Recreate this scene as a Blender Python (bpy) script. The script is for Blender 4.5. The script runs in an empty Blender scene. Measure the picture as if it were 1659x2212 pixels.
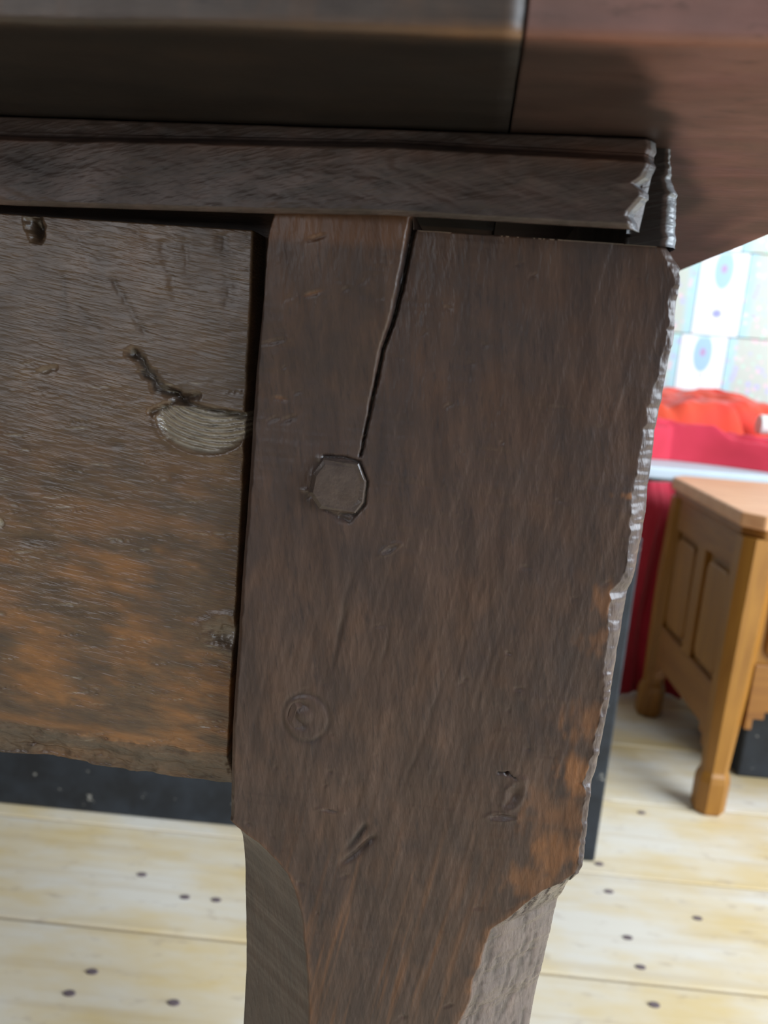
import bpy, bmesh, math, random
import numpy as np
from mathutils import Vector, Matrix

# ------------------------------------------------------------------ camera, world, lights, exposure
SC = bpy.context.scene
COL = SC.collection
EYE = 0.67                                     # lens height above the floor
YAW, PITCH, ROLL = math.radians(5.5), math.radians(11.7), math.radians(4.6)
fw = Vector((-math.sin(YAW)*math.cos(PITCH), math.cos(YAW)*math.cos(PITCH), -math.sin(PITCH)))
r0 = Vector((math.cos(YAW), math.sin(YAW), 0)); u0 = r0.cross(fw)
up = math.cos(ROLL)*u0 - math.sin(ROLL)*r0; rt = math.cos(ROLL)*r0 + math.sin(ROLL)*u0
cd = bpy.data.cameras.new('camera'); cam = bpy.data.objects.new('camera', cd); COL.objects.link(cam)
cam.matrix_world = Matrix(((rt.x, up.x, -fw.x, 0), (rt.y, up.y, -fw.y, 0), (rt.z, up.z, -fw.z, EYE), (0, 0, 0, 1)))
cd.sensor_fit = 'VERTICAL'; cd.sensor_height = 7.6; cd.sensor_width = 5.7
cd.lens = 7.6*1720/2212; cd.clip_start = 0.01; cd.clip_end = 50
cd.dof.use_dof = True; cd.dof.focus_distance = 0.196; cd.dof.aperture_fstop = 4.0
SC.camera = cam

w = bpy.data.worlds.new('world'); SC.world = w; w.use_nodes = True
bg = w.node_tree.nodes['Background']; bg.inputs[0].default_value = (0.93, 0.96, 1.0, 1); bg.inputs[1].default_value = 0.07

def area(name, loc, aim, sx, sy, power, col):
    l = bpy.data.lights.new(name, 'AREA'); l.shape = 'RECTANGLE'; l.size = sx; l.size_y = sy; l.energy = power; l.color = col
    o = bpy.data.objects.new(name, l); COL.objects.link(o); o.location = loc
    o.rotation_euler = (Vector(aim)-Vector(loc)).to_track_quat('-Z', 'Y').to_euler()
area('window_light_right', (2.15, 0.00, 1.45), (0.4, 0.6, 0.4), 2.3, 2.1, 185, (0.78, 0.89, 1.0))
area('overhead_fill', (0.1, 0.2, 2.9), (0.1, 0.2, 0), 3.2, 3.2, 9, (1.0, 0.97, 0.93))  # unseen fill added overhead to brighten the floor and chest top
area('rear_fill', (-0.85, -1.25, 1.18), (-0.1, 0.2, 0.8), 1.0, 1.15, 7.2, (0.95, 0.96, 1.0))  # unseen fill added behind the camera for sheen on rail and leg
SC.view_settings.view_transform = 'Standard'; SC.view_settings.look = 'None'
SC.view_settings.gamma = 1; SC.view_settings.use_curve_mapping = False; SC.view_settings.exposure = 0.0

RA = math.radians(3.8)                         # the room lies turned by 3.8 degrees to the table
# ------------------------------------------------------------------ helpers
rng = np.random.default_rng(7); random.seed(7)

def vnoise(x, y, sx, sy, seed=0, octaves=3):
    """smooth value noise in -1..1, feature size sx by sy"""
    out = np.zeros(np.broadcast(x, y).shape); amp = 1.0; tot = 0
    for o in range(octaves):
        lat = np.random.default_rng(seed*31+o).uniform(-1, 1, (256, 256))
        u = np.asarray(x)/sx*2**o + 37.3; v = np.asarray(y)/sy*2**o + 51.7
        i = np.floor(u).astype(int); j = np.floor(v).astype(int); fu = u-i; fv = v-j
        fu = fu*fu*(3-2*fu); fv = fv*fv*(3-2*fv)
        g = lambda a, b: lat[a % 256, b % 256]
        out = out + amp*((g(i, j)*(1-fu)+g(i+1, j)*fu)*(1-fv)+(g(i, j+1)*(1-fu)+g(i+1, j+1)*fu)*fv)
        tot += amp; amp *= 0.5
    return out/tot

def sstep(a, b, x):
    t = np.clip((x-a)/(b-a), 0, 1); return t*t*(3-2*t)

def seg_dist(X, Z, pts):
    """distance to a polyline and position 0..1 along it"""
    best = np.full(X.shape, 1e9); tpos = np.zeros(X.shape); n = len(pts)-1
    for k in range(n):
        ax, az = pts[k]; bx, bz = pts[k+1]; dx, dz = bx-ax, bz-az
        t = np.clip(((X-ax)*dx+(Z-az)*dz)/(dx*dx+dz*dz+1e-12), 0, 1)
        d = np.hypot(X-ax-t*dx, Z-az-t*dz); m = d < best
        best = np.where(m, d, best); tpos = np.where(m, (k+t)/n, tpos)
    return best, tpos

def ell(X, Z, c, rx, rz, rot=0):
    a = math.radians(rot); dx, dz = X-c[0], Z-c[1]
    u = (dx*math.cos(a)+dz*math.sin(a))/rx; v = (-dx*math.sin(a)+dz*math.cos(a))/rz
    return np.sqrt(u*u+v*v)

def interp(tab, z):
    t = sorted((b, a) for a, b in tab); return np.interp(z, [q[0] for q in t], [q[1] for q in t])

def link(name, me, mat, parent=None):
    if mat: me.materials.append(mat)
    o = bpy.data.objects.new(name, me); COL.objects.link(o)
    if parent: o.parent = parent
    return o

def grid_obj(name, P, mat, parent=None, mask=None, wrap=False, caps=False, smooth=True, flip=False):
    n, m = P.shape[:2]; me = bpy.data.meshes.new(name)
    idx = np.arange(n*m).reshape(n, m)
    if wrap:
        a = idx[:-1, :]; b = idx[1:, :]; q = np.stack([a, b, np.roll(b, -1, 1), np.roll(a, -1, 1)], -1).reshape(-1, 4)
    else:
        q = np.stack([idx[:-1, :-1], idx[1:, :-1], idx[1:, 1:], idx[:-1, 1:]], -1).reshape(-1, 4)
    if flip: q = q[:, ::-1]
    faces = q.tolist()
    if caps:
        f1 = idx[0].tolist(); f2 = idx[-1][::-1].tolist()
        if flip: f1.reverse(); f2.reverse()
        faces += [f1, f2]
    me.from_pydata(P.reshape(-1, 3).tolist(), [], faces)
    if mask is not None:
        at = me.color_attributes.new('mask', 'FLOAT_COLOR', 'POINT')
        c = np.ones((n*m, 4)); c[:, :3] = mask.reshape(-1, 3); at.data.foreach_set('color', c.ravel())
    me.polygons.foreach_set('use_smooth', [smooth]*len(faces))
    if smooth and caps: me.polygons[len(faces)-1].use_smooth = False; me.polygons[len(faces)-2].use_smooth = False
    me.update()
    return link(name, me, mat, parent)

def from_bm(name, bm, mat, parent=None, smooth=False):
    bmesh.ops.recalc_face_normals(bm, faces=bm.faces[:])
    me = bpy.data.meshes.new(name); bm.to_mesh(me); bm.free()
    if smooth:
        me.polygons.foreach_set('use_smooth', [True]*len(me.polygons))
    return link(name, me, mat, parent)

def box_bm(x0, x1, y0, y1, z0, z1, bev=0.0, seg=1, bm=None):
    b = bmesh.new()
    r = bmesh.ops.create_cube(b, size=1)
    for v in b.verts: v.co = Vector(((x0+x1)/2+v.co.x*(x1-x0), (y0+y1)/2+v.co.y*(y1-y0), (z0+z1)/2+v.co.z*(z1-z0)))
    if bev: bmesh.ops.bevel(b, geom=b.edges[:], offset=bev, segments=seg, affect='EDGES', profile=0.5)
    if bm is None: return b
    me = bpy.data.meshes.new('tmp'); b.to_mesh(me); b.free(); bm.from_mesh(me); bpy.data.meshes.remove(me); return bm

def prism(outline, axis, a, b, bm=None, bev=0):
    """outline in the two remaining axes, extruded along axis from a to b"""
    bm2 = bmesh.new(); lo, hi = [], []
    for p in outline:
        def mk(t):
            c = list(p); c.insert(axis, t); return bm2.verts.new(c)
        lo.append(mk(a)); hi.append(mk(b))
    bm2.faces.new(lo); bm2.faces.new(hi[::-1]); n = len(lo)
    for i in range(n): bm2.faces.new((lo[i], lo[(i+1) % n], hi[(i+1) % n], hi[i]))
    bmesh.ops.recalc_face_normals(bm2, faces=bm2.faces[:])
    if bev: bmesh.ops.bevel(bm2, geom=bm2.edges[:], offset=bev, segments=2, affect='EDGES', profile=0.5)
    if bm is None: return bm2
    me = bpy.data.meshes.new('tmp'); bm2.to_mesh(me); bm2.free(); bm.from_mesh(me); bpy.data.meshes.remove(me); return bm

def empty(name, loc=(0, 0, 0), rz=0.0):
    o = bpy.data.objects.new(name, None); COL.objects.link(o); o.location = loc; o.rotation_euler = (0, 0, rz)
    o.empty_display_size = 0.1; return o
def tag(o, label, cat, group=None):
    o['label'] = label; o['category'] = cat
    if group: o['group'] = group
    return o

# ------------------------------------------------------------------ materials
class NT:
    def __init__(s, name, rough=0.5, spec=0.5):
        s.m = bpy.data.materials.new(name); s.m.use_nodes = True; s.t = s.m.node_tree
        s.b = s.t.nodes['Principled BSDF']; s.b.inputs['Roughness'].default_value = rough
        s.b.inputs['Specular IOR Level'].default_value = spec
    def n(s, typ, ins=None, **kw):
        d = s.t.nodes.new(typ)
        for k, v in kw.items(): setattr(d, k, v)
        for k, v in (ins or {}).items():
            if isinstance(v, bpy.types.NodeSocket): s.t.links.new(v, d.inputs[k])
            else: d.inputs[k].default_value = v
        return d
    def coords(s, scale, rot=(0, 0, 0), off=(0, 0, 0)):
        tc = s.n('ShaderNodeTexCoord'); r = s.n('ShaderNodeMapping', {'Vector': tc.outputs['Object'], 'Rotation': rot, 'Location': off})
        return s.n('ShaderNodeMapping', {'Vector': r.outputs[0], 'Scale': scale}).outputs[0]
    def noise(s, vec, scale=1, detail=4, rough=0.55, dist=0):
        return s.n('ShaderNodeTexNoise', {'Vector': vec, 'Scale': scale, 'Detail': detail, 'Roughness': rough, 'Distortion': dist}).outputs[0]
    def ramp(s, fac, stops, interp='LINEAR'):
        d = s.n('ShaderNodeValToRGB', {0: fac}); e = d.color_ramp.elements; d.color_ramp.interpolation = interp
        while len(e) < len(stops): e.new(0.5)
        for q, (p, c) in zip(e, stops):
            q.position = p; q.color = (c[0], c[1], c[2], 1) if not isinstance(c, (int, float)) else (c, c, c, 1)
        return d.outputs[0]
    def mix(s, fac, a, b, blend='MIX'):
        d = s.n('ShaderNodeMix', data_type='RGBA', blend_type=blend)
        for k, v in ((0, fac), (6, a), (7, b)):
            if isinstance(v, bpy.types.NodeSocket): s.t.links.new(v, d.inputs[k])
            else: d.inputs[k].default_value = v if k == 0 else (v[0], v[1], v[2], 1)
        return d.outputs[2]
    def math(s, op, a, b=0.0, c=0.0):
        return s.n('ShaderNodeMath', {0: a, 1: b, 2: c}, operation=op).outputs[0]
    def bump(s, h, strength, dist):
        d = s.n('ShaderNodeBump', {'Height': h, 'Strength': strength, 'Distance': dist}); return d
    def done(s, col=None, rough=None, normal=None):
        if col is not None: s.t.links.new(col, s.b.inputs['Base Color'])
        if rough is not None: s.t.links.new(rough, s.b.inputs['Roughness'])
        if normal is not None: s.t.links.new(normal, s.b.inputs['Normal'])
        return s.m

def S(r, g, b):                                  # display colour 0-255 to linear
    f = lambda c: ((c/255+0.055)/1.055)**2.4 if c > 10 else c/255/12.92
    return (f(r), f(g), f(b))

def old_wood(name, base, light, orange, dark, pale, grain, rot=0.0, rough=(0.28, 0.5), fine=None, bump=0.5, blotch=90, spec=0.5, masked=True):
    """old hand-worked oak. grain = feature frequency (x,y,z) per metre. mask.R orange wear, G dark dirt and painted shade, B pale scraped wood and painted highlights"""
    t = NT(name, 0.4, spec)
    v = t.coords(grain, (0, rot, 0)); g1 = t.noise(v, 1, 5, 0.6, 0.4)
    v2 = t.coords(tuple(q*4.2 for q in grain), (0, rot, 0), (1, 2, 3)); g2 = t.noise(v2, 1, 3, 0.6)
    bl = t.noise(t.coords((blotch, blotch, blotch*0.7)), 1, 4, 0.55)
    c = t.mix(t.ramp(g1, [(0.33, 0), (0.68, 1)]), base, light)
    c = t.mix(t.ramp(bl, [(0.35, 0.0), (0.7, 0.6)]), c, dark)
    c = t.mix(t.ramp(g2, [(0.56, 0), (0.72, 0.55)]), c, dark)
    hs = t.noise(t.coords((140, 140, 90), off=(4, 1, 2)), 1, 3)
    c = t.mix(t.ramp(hs, [(0.5, 0), (0.75, 0.14)]), c, orange)
    rm = t.ramp(bl, [(0.3, rough[0]), (0.75, rough[1])])
    if masked:
        a = t.n('ShaderNodeAttribute', attribute_name='mask'); sp = t.n('ShaderNodeSeparateColor', {0: a.outputs['Color']})
        wob = t.math('MULTIPLY_ADD', g2, 0.7, -0.35)
        o_ = t.n('ShaderNodeClamp', {0: t.math('MULTIPLY', sp.outputs[0], t.math('ADD', wob, 1.0))}).outputs[0]
        c = t.mix(o_, c, t.mix(t.ramp(g1, [(0.3, 0), (0.7, 1)]), orange, tuple(min(1, q*1.5) for q in orange)))
        c = t.mix(sp.outputs[2], c, t.mix(t.ramp(g2, [(0.5, 0), (0.7, 1)]), pale, tuple(q*0.45 for q in pale)))
        c = t.mix(sp.outputs[1], c, tuple(q*0.25 for q in dark))
        gl = t.math('MULTIPLY', sp.outputs[2], 2.0)
        rm = t.mix(t.n('ShaderNodeClamp', {0: gl}).outputs[0], rm, (0.24, 0.24, 0.24))
    h = t.math('MULTIPLY_ADD', g2, 0.5, g1)
    if fine:
        f = t.noise(t.coords(fine, (0, rot, 0)), 1, 2, 0.5)
        h = t.math('MULTIPLY_ADD', t.ramp(f, [(0.45, 0), (0.75, 1)]), 0.9, h)
    b = t.bump(h, bump, 0.0006)
    return t.done(c, rm, b.outputs[0])

M_LEG = old_wood('dark_oak_leg', S(66, 50, 43), S(88, 68, 58), S(116, 76, 46), S(42, 35, 36), S(106, 95, 92),
                 (330, 300, 45), math.radians(9), (0.32, 0.5), (900, 900, 300), 0.16)
M_RAIL = old_wood('dark_oak_rail', S(78, 60, 46), S(100, 78, 58), S(126, 84, 46), S(62, 52, 45), S(176, 168, 150),
                  (95, 200, 420), math.radians(-8), (0.24, 0.40), (180, 600, 2000), 0.20, 70, spec=0.75)
M_MOULD = old_wood('dark_oak_moulding', S(64, 54, 50), S(92, 76, 72), S(108, 70, 50), S(44, 36, 33), S(170, 180, 190),
                   (70, 300, 380), math.radians(14), (0.34, 0.5), (200, 600, 1200), 0.16, 60)
M_TOP = old_wood('dark_oak_top', S(56, 47, 41), S(74, 62, 54), S(122, 84, 50), S(40, 32, 29), S(120, 110, 104),
                 (40, 260, 300), 0, (0.4, 0.55), None, 0.3, 50)
M_CLEAT = old_wood('oak_end_board_red_bounce', S(110, 78, 72), S(134, 98, 90), S(126, 80, 66), S(72, 56, 50), S(130, 120, 114),  # red bounce light tinted into the end board's colour
                   (40, 120, 120), 0, (0.42, 0.6), None, 0.3, 35)
M_HIDDEN = old_wood('dark_oak_plain', S(60, 46, 40), S(88, 68, 56), S(110, 70, 40), S(44, 35, 32), S(120, 110, 100),
                    (60, 60, 200), 0, (0.4, 0.5), None, 0.3, masked=False)

def golden_oak(name, base, light, grain):
    t = NT(name, 0.42); g1 = t.noise(t.coords(grain), 1, 4, 0.6, 0.5); g2 = t.noise(t.coords((5, 5, 5)), 1, 2)
    c = t.mix(t.ramp(g1, [(0.3, 0), (0.7, 1)]), base, light)
    c = t.mix(t.ramp(g2, [(0.4, 0), (0.8, 0.35)]), c, tuple(q*0.6 for q in base))
    return t.done(c, None, t.bump(g1, 0.2, 0.001).outputs[0])
M_OAKV = golden_oak('golden_oak_upright', S(132, 84, 26), S(164, 112, 40), (60, 60, 5))
M_OAKH = golden_oak('golden_oak_level', S(126, 78, 28), S(156, 104, 40), (5, 5, 60))
M_OAKT = golden_oak('golden_oak_lit_top', S(214, 150, 104), S(232, 178, 132), (6, 40, 40))  # lighter pinkish copy of the oak, light on the chest top painted in

def floor_mat():
    t = NT('bleached_pine_floor', 0.55, 0.3)
    oi = t.n('ShaderNodeObjectInfo'); tc = t.n('ShaderNodeTexCoord')
    ofs = t.n('ShaderNodeVectorMath', {0: tc.outputs['Object'], 1: t.n('ShaderNodeCombineXYZ', {0: t.math('MULTIPLY', oi.outputs['Random'], 40.0), 1: t.math('MULTIPLY', oi.outputs['Random'], 13.0)}).outputs[0]}, operation='ADD').outputs[0]
    mp = lambda s: t.n('ShaderNodeMapping', {'Vector': ofs, 'Scale': s}).outputs[0]
    g = t.noise(mp((2.2, 60, 20)), 1, 5, 0.6, 0.3); bl = t.noise(mp((5, 12, 5)), 1, 4, 0.6); sp = t.noise(mp((26, 60, 30)), 1, 3, 0.6)
    c = t.mix(t.ramp(bl, [(0.36, 0), (0.64, 1)]), S(212, 203, 188), S(208, 184, 138))
    c = t.mix(t.ramp(g, [(0.5, 0), (0.75, 0.4)]), c, S(176, 150, 112))
    c = t.mix(t.ramp(sp, [(0.60, 0), (0.78, 0.5)]), c, S(150, 128, 112))
    return t.done(c, None, t.bump(g, 0.25, 0.002).outputs[0])
M_FLOOR = floor_mat()

def plain(name, c, rough=0.5, var=0.12, scale=20, bump=0.0, spec=0.5):
    t = NT(name, rough, spec); n = t.noise(t.coords((scale,)*3), 1, 4)
    col = t.mix(t.ramp(n, [(0.3, 0), (0.7, 1)]), tuple(q*(1-var) for q in c), tuple(min(1, q*(1+var)) for q in c))
    return t.done(col, None, t.bump(n, 0.4, bump).outputs[0] if bump else None)
M_NAIL = plain('nail_iron', S(104, 90, 92), 0.5)
M_GAP = plain('under_floor_earth', S(70, 58, 46), 0.9)
M_PLASTER = plain('pale_plaster', S(226, 226, 220), 0.8, 0.04, 6)
M_SHELF = plain('pale_grey_paint', S(196, 208, 214), 0.5, 0.04)
M_SHELFD = plain('grey_paint', S(150, 160, 168), 0.5, 0.04)
def board_mat():
    t = NT('blue_black_paint', 0.5, 0.4); n = t.noise(t.coords((18, 18, 18)), 1, 5, 0.65); k = t.noise(t.coords((30, 30, 42), off=(3, 3, 3)), 1, 3, 0.6)
    c = t.mix(t.ramp(n, [(0.4, 0), (0.75, 1)]), S(30, 33, 38), S(48, 54, 62))
    c = t.mix(t.ramp(k, [(0.66, 0), (0.69, 0.7)]), c, S(170, 165, 155)); return t.done(c)
M_BLACK = board_mat()
def cloth_mat(name, a, b):
    t = NT(name, 0.75, 0.25); n = t.noise(t.coords((9, 9, 9)), 1, 3, 0.5, 0.6); wv = t.noise(t.coords((600, 600, 600)), 1, 1)
    c = t.mix(t.ramp(n, [(0.35, 0), (0.65, 1)]), a, b)
    t.b.inputs['Sheen Weight'].default_value = 0.25
    return t.done(c, None, t.bump(wv, 0.2, 0.0006).outputs[0])
M_CLOTH_O = cloth_mat('orange_red_cloth', S(226, 62, 48), S(214, 74, 44))
M_CLOTH_P = cloth_mat('crimson_cloth', S(214, 54, 76), S(200, 48, 66))
M_CLOTH_D = cloth_mat('deep_red_cloth', S(196, 44, 66), S(180, 38, 58))

def tile_white():
    t = NT('white_tile_with_blue_oval', 0.35)
    tc = t.n('ShaderNodeTexCoord'); x = t.n('ShaderNodeSeparateXYZ', {0: tc.outputs['Object']})
    def blob(cx, cz, rx, rz, soft=0.25):
        a = t.math('DIVIDE', t.math('SUBTRACT', x.outputs[0], cx), rx); b = t.math('DIVIDE', t.math('SUBTRACT', x.outputs[2], cz), rz)
        d = t.math('ADD', t.math('MULTIPLY', a, a), t.math('MULTIPLY', b, b)); return t.ramp(d, [(1-soft, 1), (1.0, 0)])
    c = S(228, 228, 226)
    c = t.mix(t.math('MULTIPLY', blob(0, .058, .025, .050), 0.95), c, S(146, 182, 206))
    c = t.mix(blob(0, .060, .009, .012, 0.5), c, S(172, 140, 176))
    c = t.mix(t.math('MULTIPLY', blob(0.002, .002, .007, .006, 0.6), 0.5), c, S(160, 164, 196))
    c = t.mix(blob(-0.002, -.048, .015, .013, 0.7), c, S(142, 142, 196))
    nz = t.noise(t.coords((60, 60, 60)), 1, 2)
    c = t.mix(t.math('MULTIPLY', blob(0, .101, .055, .008, 0.9), t.ramp(nz, [(0.45, 0), (0.6, 0.8)])), c, S(190, 222, 220))
    return t.done(c)
def tile_speckle():
    t = NT('pale_speckled_tile', 0.4)
    tc = t.n('ShaderNodeTexCoord'); x = t.n('ShaderNodeSeparateXYZ', {0: tc.outputs['Object']})
    edge = t.ramp(t.math('ABSOLUTE', x.outputs[0]), [(0.045, 0), (0.062, 1)])
    c = t.mix(edge, S(184, 188, 174), S(164, 200, 204))
    for sc, th, colr, o in ((34, 0.020, S(176, 172, 214), (0, 0, 0)), (46, 0.025, S(226, 184, 190), (5, 2, 1)), (52, 0.02, S(176, 214, 190), (1, 7, 3))):
        v = t.n('ShaderNodeTexVoronoi', {'Vector': t.coords((1, 0.001, 1), off=o), 'Scale': sc}, feature='F1')
        c = t.mix(t.ramp(v.outputs[0], [(0.18, 0.75), (0.34, 0)]), c, colr)
    return t.done(c)
M_TW, M_TS = tile_white(), tile_speckle()

# ------------------------------------------------------------------ the setting
TOP_Z = 0.712
floor = from_bm('floor', box_bm(-2.2, 2.4, -2.4, 2.12, -0.05, -0.024), M_GAP)
floor.rotation_euler = (0, 0, RA); floor['kind'] = 'structure'
ys = [-2.4, -2.2, -2.01, -1.82, -1.63, -1.44, -1.25, -1.06, -0.87, -0.68, -0.49, -0.30, -0.11, 0.08, 0.27, 0.455, 0.62, 0.778, 0.966, 1.155, 1.35, 1.54, 1.73, 1.92, 2.11]
cuts = {16: 1.45, 17: -1.1, 18: 1.6, 15: 0.9, 19: -0.6, 20: 1.1, 21: 0.1}
for i in range(len(ys)-1):
    xs_ = [-2.2, cuts.get(i, random.uniform(-1.5, 2.0)), 2.4]
    for k in range(2):
        dz = random.uniform(-0.0012, 0.0)
        from_bm('floor_board', box_bm(xs_[k]+0.001, xs_[k+1]-0.001, ys[i]+0.0018, ys[i+1]-0.0018, -0.024, dz, 0.0022, 2), M_FLOOR, floor)
ca, sa = math.cos(RA), math.sin(RA)
def to_room(p): return (p[0]*ca+p[1]*sa, -p[0]*sa+p[1]*ca)
for (nx, ny) in [(-0.349, 0.851), (-0.283, 0.823), (-0.245, 0.826), (-0.337, 0.693), (-0.346, 0.662), (-0.239, 0.671), (0.242, 0.948), (0.347, 0.92), (0.251, 0.866), (0.257, 0.82), (0.261, 0.767), (0.238, 1.005), (0.324, 1.151)]:
    a, b = to_room((nx, ny)); bm = bmesh.new()
    bmesh.ops.create_cone(bm, cap_ends=True, segments=12, radius1=0.0042, radius2=0.0034, depth=0.003)
    for v in bm.verts: v.co = Vector((v.co.x*1.7+a, v.co.y+b, v.co.z-0.0006))
    from_bm('nail_head', bm, M_NAIL, floor)

wall = from_bm('wall_back', box_bm(-2.2, 2.4, 2.11, 2.22, -0.05, 2.6), M_PLASTER)
wall.rotation_euler = (0, 0, RA); wall['kind'] = 'structure'
def tile_mesh(name, wdt, mat):
    bm = box_bm(-wdt/2+0.0006, wdt/2-0.0006, -0.006, 0.006, -0.1015, 0.1015, 0.0012, 1)
    me = bpy.data.meshes.new(name); bm.to_mesh(me); bm.free(); me.materials.append(mat); return me
TW, TSP, WW = tile_mesh('wall_tile', 0.118, M_TW), tile_mesh('wall_tile', 0.150, M_TS), 0.268
for row in range(9):
    zc = 0.6595+0.205*(row-3); off = {3: 0.7125, 4: 0.7335}.get(row, 0.72+0.012*math.sin(row*2.1))
    for c in range(-10, 7):
        for me, dx in ((TW, 0), (TSP, WW/2)):
            X = off+c*WW+dx
            if -2.1 < X < 2.3:
                o = bpy.data.objects.new('wall_tile', me); COL.objects.link(o); o.parent = wall
                o.location = (X, 2.103, zc)

# ------------------------------------------------------------------ dark board behind the table
bm = box_bm(-1.05, 0.2985, 0.99, 1.015, 0.0, 0.46, 0.003, 2)
bd = from_bm('standing_board', bm, M_BLACK); bd.rotation_euler = (0, 0, RA)
tag(bd, 'blue-black painted board with white scuffs standing on the floorboards behind the dark table', 'board')

# ------------------------------------------------------------------ shelf, cloths
sh = empty('low_bench', (0, 0, 0), RA)
tag(sh, 'low pale grey bench under the red cloths, against the tiled wall', 'bench')
from_bm('seat_board', box_bm(0.44, 1.9, 1.615, 2.09, 0.452, 0.476, 0.004, 2), M_SHELF, sh)
for X in (0.47, 1.15, 1.83): from_bm('leg', box_bm(X, X+0.04, 1.68, 2.04, 0, 0.452, 0.003, 1), M_SHELFD, sh)

def cloth(name, x0, x1, yfront, yback, hfun, mat, label, base, seed):
    nx, ny = 150, 60
    u = np.linspace(0, 1, nx)[None, :]; v = np.linspace(0, 1, ny)[:, None]
    X = x0+(x1-x0)*u+0*v; yf = yfront(X); yb = yback(X); Y = yf+(yb-yf)*v
    Zt = base+hfun(X, v)
    rnd = np.minimum(1, np.minimum(v, 1-v)*8); rnd = np.sqrt(np.clip(1-(1-rnd)**2, 0, 1)); ends = np.sqrt(np.clip(1-(1-np.minimum(1, np.minimum(u, 1-u)*16))**2, 0, 1))
    T = np.maximum(Zt-base, 0.006)*np.maximum(rnd*ends, 0.02)
    Z = base+T
    topP = np.stack([X, Y, Z], -1); bot = topP[::-1].copy(); bot[..., 2] = base
    P = np.concatenate([topP, bot], 0)
    P = np.concatenate([P, P[:1]], 0)
    o = grid_obj(name, P, mat, None, flip=True); o.rotation_euler = (0, 0, RA); return tag(o, label, 'cloth')
cloth('folded_cloth', 0.47, 1.02, lambda X: 1.812+0.006*np.sin(X*30), lambda X: 2.05+0*X,
      lambda X, v: 0.118+0.018*vnoise(X, v, 0.10, 0.35, 3)+0.020*vnoise(X+v*0.2, v, 0.05, 0.3, 5)-0.10*sstep(0.70, 0.78, X)*sstep(0.45, 0.1, v)+0.03*sstep(0, 1, v)-0.02*sstep(0.72, 0.9, X),
      M_CLOTH_O, 'orange-red crumpled cloth heaped at the back of the pale bench', 0.4768, 1)
cloth('folded_cloth', 0.455, 1.05, lambda X: 1.758-0.40*np.clip(X-0.56, 0, 0.3)+0.008*np.sin(X*22), lambda X: 1.797+0*X,
      lambda X, v: 0.062+0.022*sstep(0.45, 0.9, v)+0.024*vnoise(X+0.25*v, v, 0.10, 0.3, 11)+0.012*vnoise(X*0.6+v*0.1, v, 0.04, 0.12, 12)-0.018*sstep(0.62, 0.75, X)*sstep(0.3, 1, v),
      M_CLOTH_P, 'crimson-pink folded cloth with a seam, lying along the front of the pale bench', 0.4768, 2)
# hanging cloth in front of the bench's left end
nx, nz = 90, 60
u = np.linspace(0, 1, nx)[None, :]; v = np.linspace(0, 1, nz)[:, None]
X = 0.43+0.17*u+0*v; Z = 0.450-0.447*v+0*u
fold = 0.014*np.sin(u*17+vnoise(u, v, 0.3, 0.6, 4)*2)*(0.4+0.6*v)+0.006*vnoise(u, v, 0.06, 0.3, 9)
Yf = 1.590-0.035*sstep(0.0, 0.10, v)*(1-sstep(0.1, 0.55, v))+fold-0.012*v
Pf = np.stack([X, Yf, Z], -1); Pb = Pf.copy()[::-1]; Pb[..., 1] += 0.004
P = np.concatenate([Pf, Pb], 0); P = np.concatenate([P, P[:1]], 0)
o = grid_obj('hanging_cloth', P, M_CLOTH_D, None); o.rotation_euler = (0, 0, RA)
tag(o, 'deep red cloth hanging to the floor from the pale bench, behind the oak chest', 'cloth')
o = from_bm('paper_roll', prism([(1.82+0.022*math.cos(k*math.pi/8), 0.566+0.022*math.sin(k*math.pi/8)) for k in range(16)], 0, 0.764, 0.80, bev=0.003), M_PLASTER)
o.rotation_euler = (0, 0, RA); tag(o, 'small white bundle tucked in the opening of the red cloths', 'bundle')

# ------------------------------------------------------------------ golden oak chest
ch = empty('oak_chest', (0, 0, 0), RA)
tag(ch, 'golden oak panelled chest on short legs with clipped corners, right of the dark table leg', 'chest')
cx0, cx1, cy0, cy1, ct = 0.487, 1.10, 1.137, 1.515, 0.476
def clipped(x0, x1, y0, y1, c): return [(x0+c, y0), (x1-c, y0), (x1, y0+c), (x1, y1-c), (x1-c, y1), (x0+c, y1), (x0, y1-c), (x0, y0+c)]
from_bm('top', prism(clipped(cx0, cx1, cy0, cy1, 0.026), 2, ct-0.022, ct, bev=0.003), M_OAKT, ch)
from_bm('top_moulding', prism(clipped(cx0+0.006, cx1-0.006, cy0+0.006, cy1-0.006, 0.025), 2, ct-0.036, ct-0.022, bev=0.003), M_OAKH, ch)
def post(x, y):
    bm = bmesh.new()
    def ring(z, hw, dx=0, dy=0):
        c = hw*0.52; return [bm.verts.new((x+dx+a, y+dy+b, z)) for a, b in clipped(-hw, hw, -hw, hw, c)]
    sx = -1 if x < 0.8 else 1; sy = -1 if y < 1.3 else 1
    prof = [(0, .021), (.004, .023), (.052, .0235), (.062, .0215), (.068, .0185), (.074, .0185), (.10, .0195), (.20, .024), (.30, .027), (ct-0.036, .027)]
    rs = [ring(z, hw, sx*0.010*(1-z/0.44), sy*0.012*(1-z/0.44)) for z, hw in prof]
    for a, b in zip(rs[:-1], rs[1:]):
        for k in range(8): bm.faces.new((a[k], a[(k+1) % 8], b[(k+1) % 8], b[k]))
    bm.faces.new(rs[0][::-1]); bm.faces.new(rs[-1]); return from_bm('leg', bm, M_OAKV, ch)
pxs, pys = (0.520, 1.067), (1.170, 1.484)
for a in pxs:
    for b in pys: post(a, b)
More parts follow.
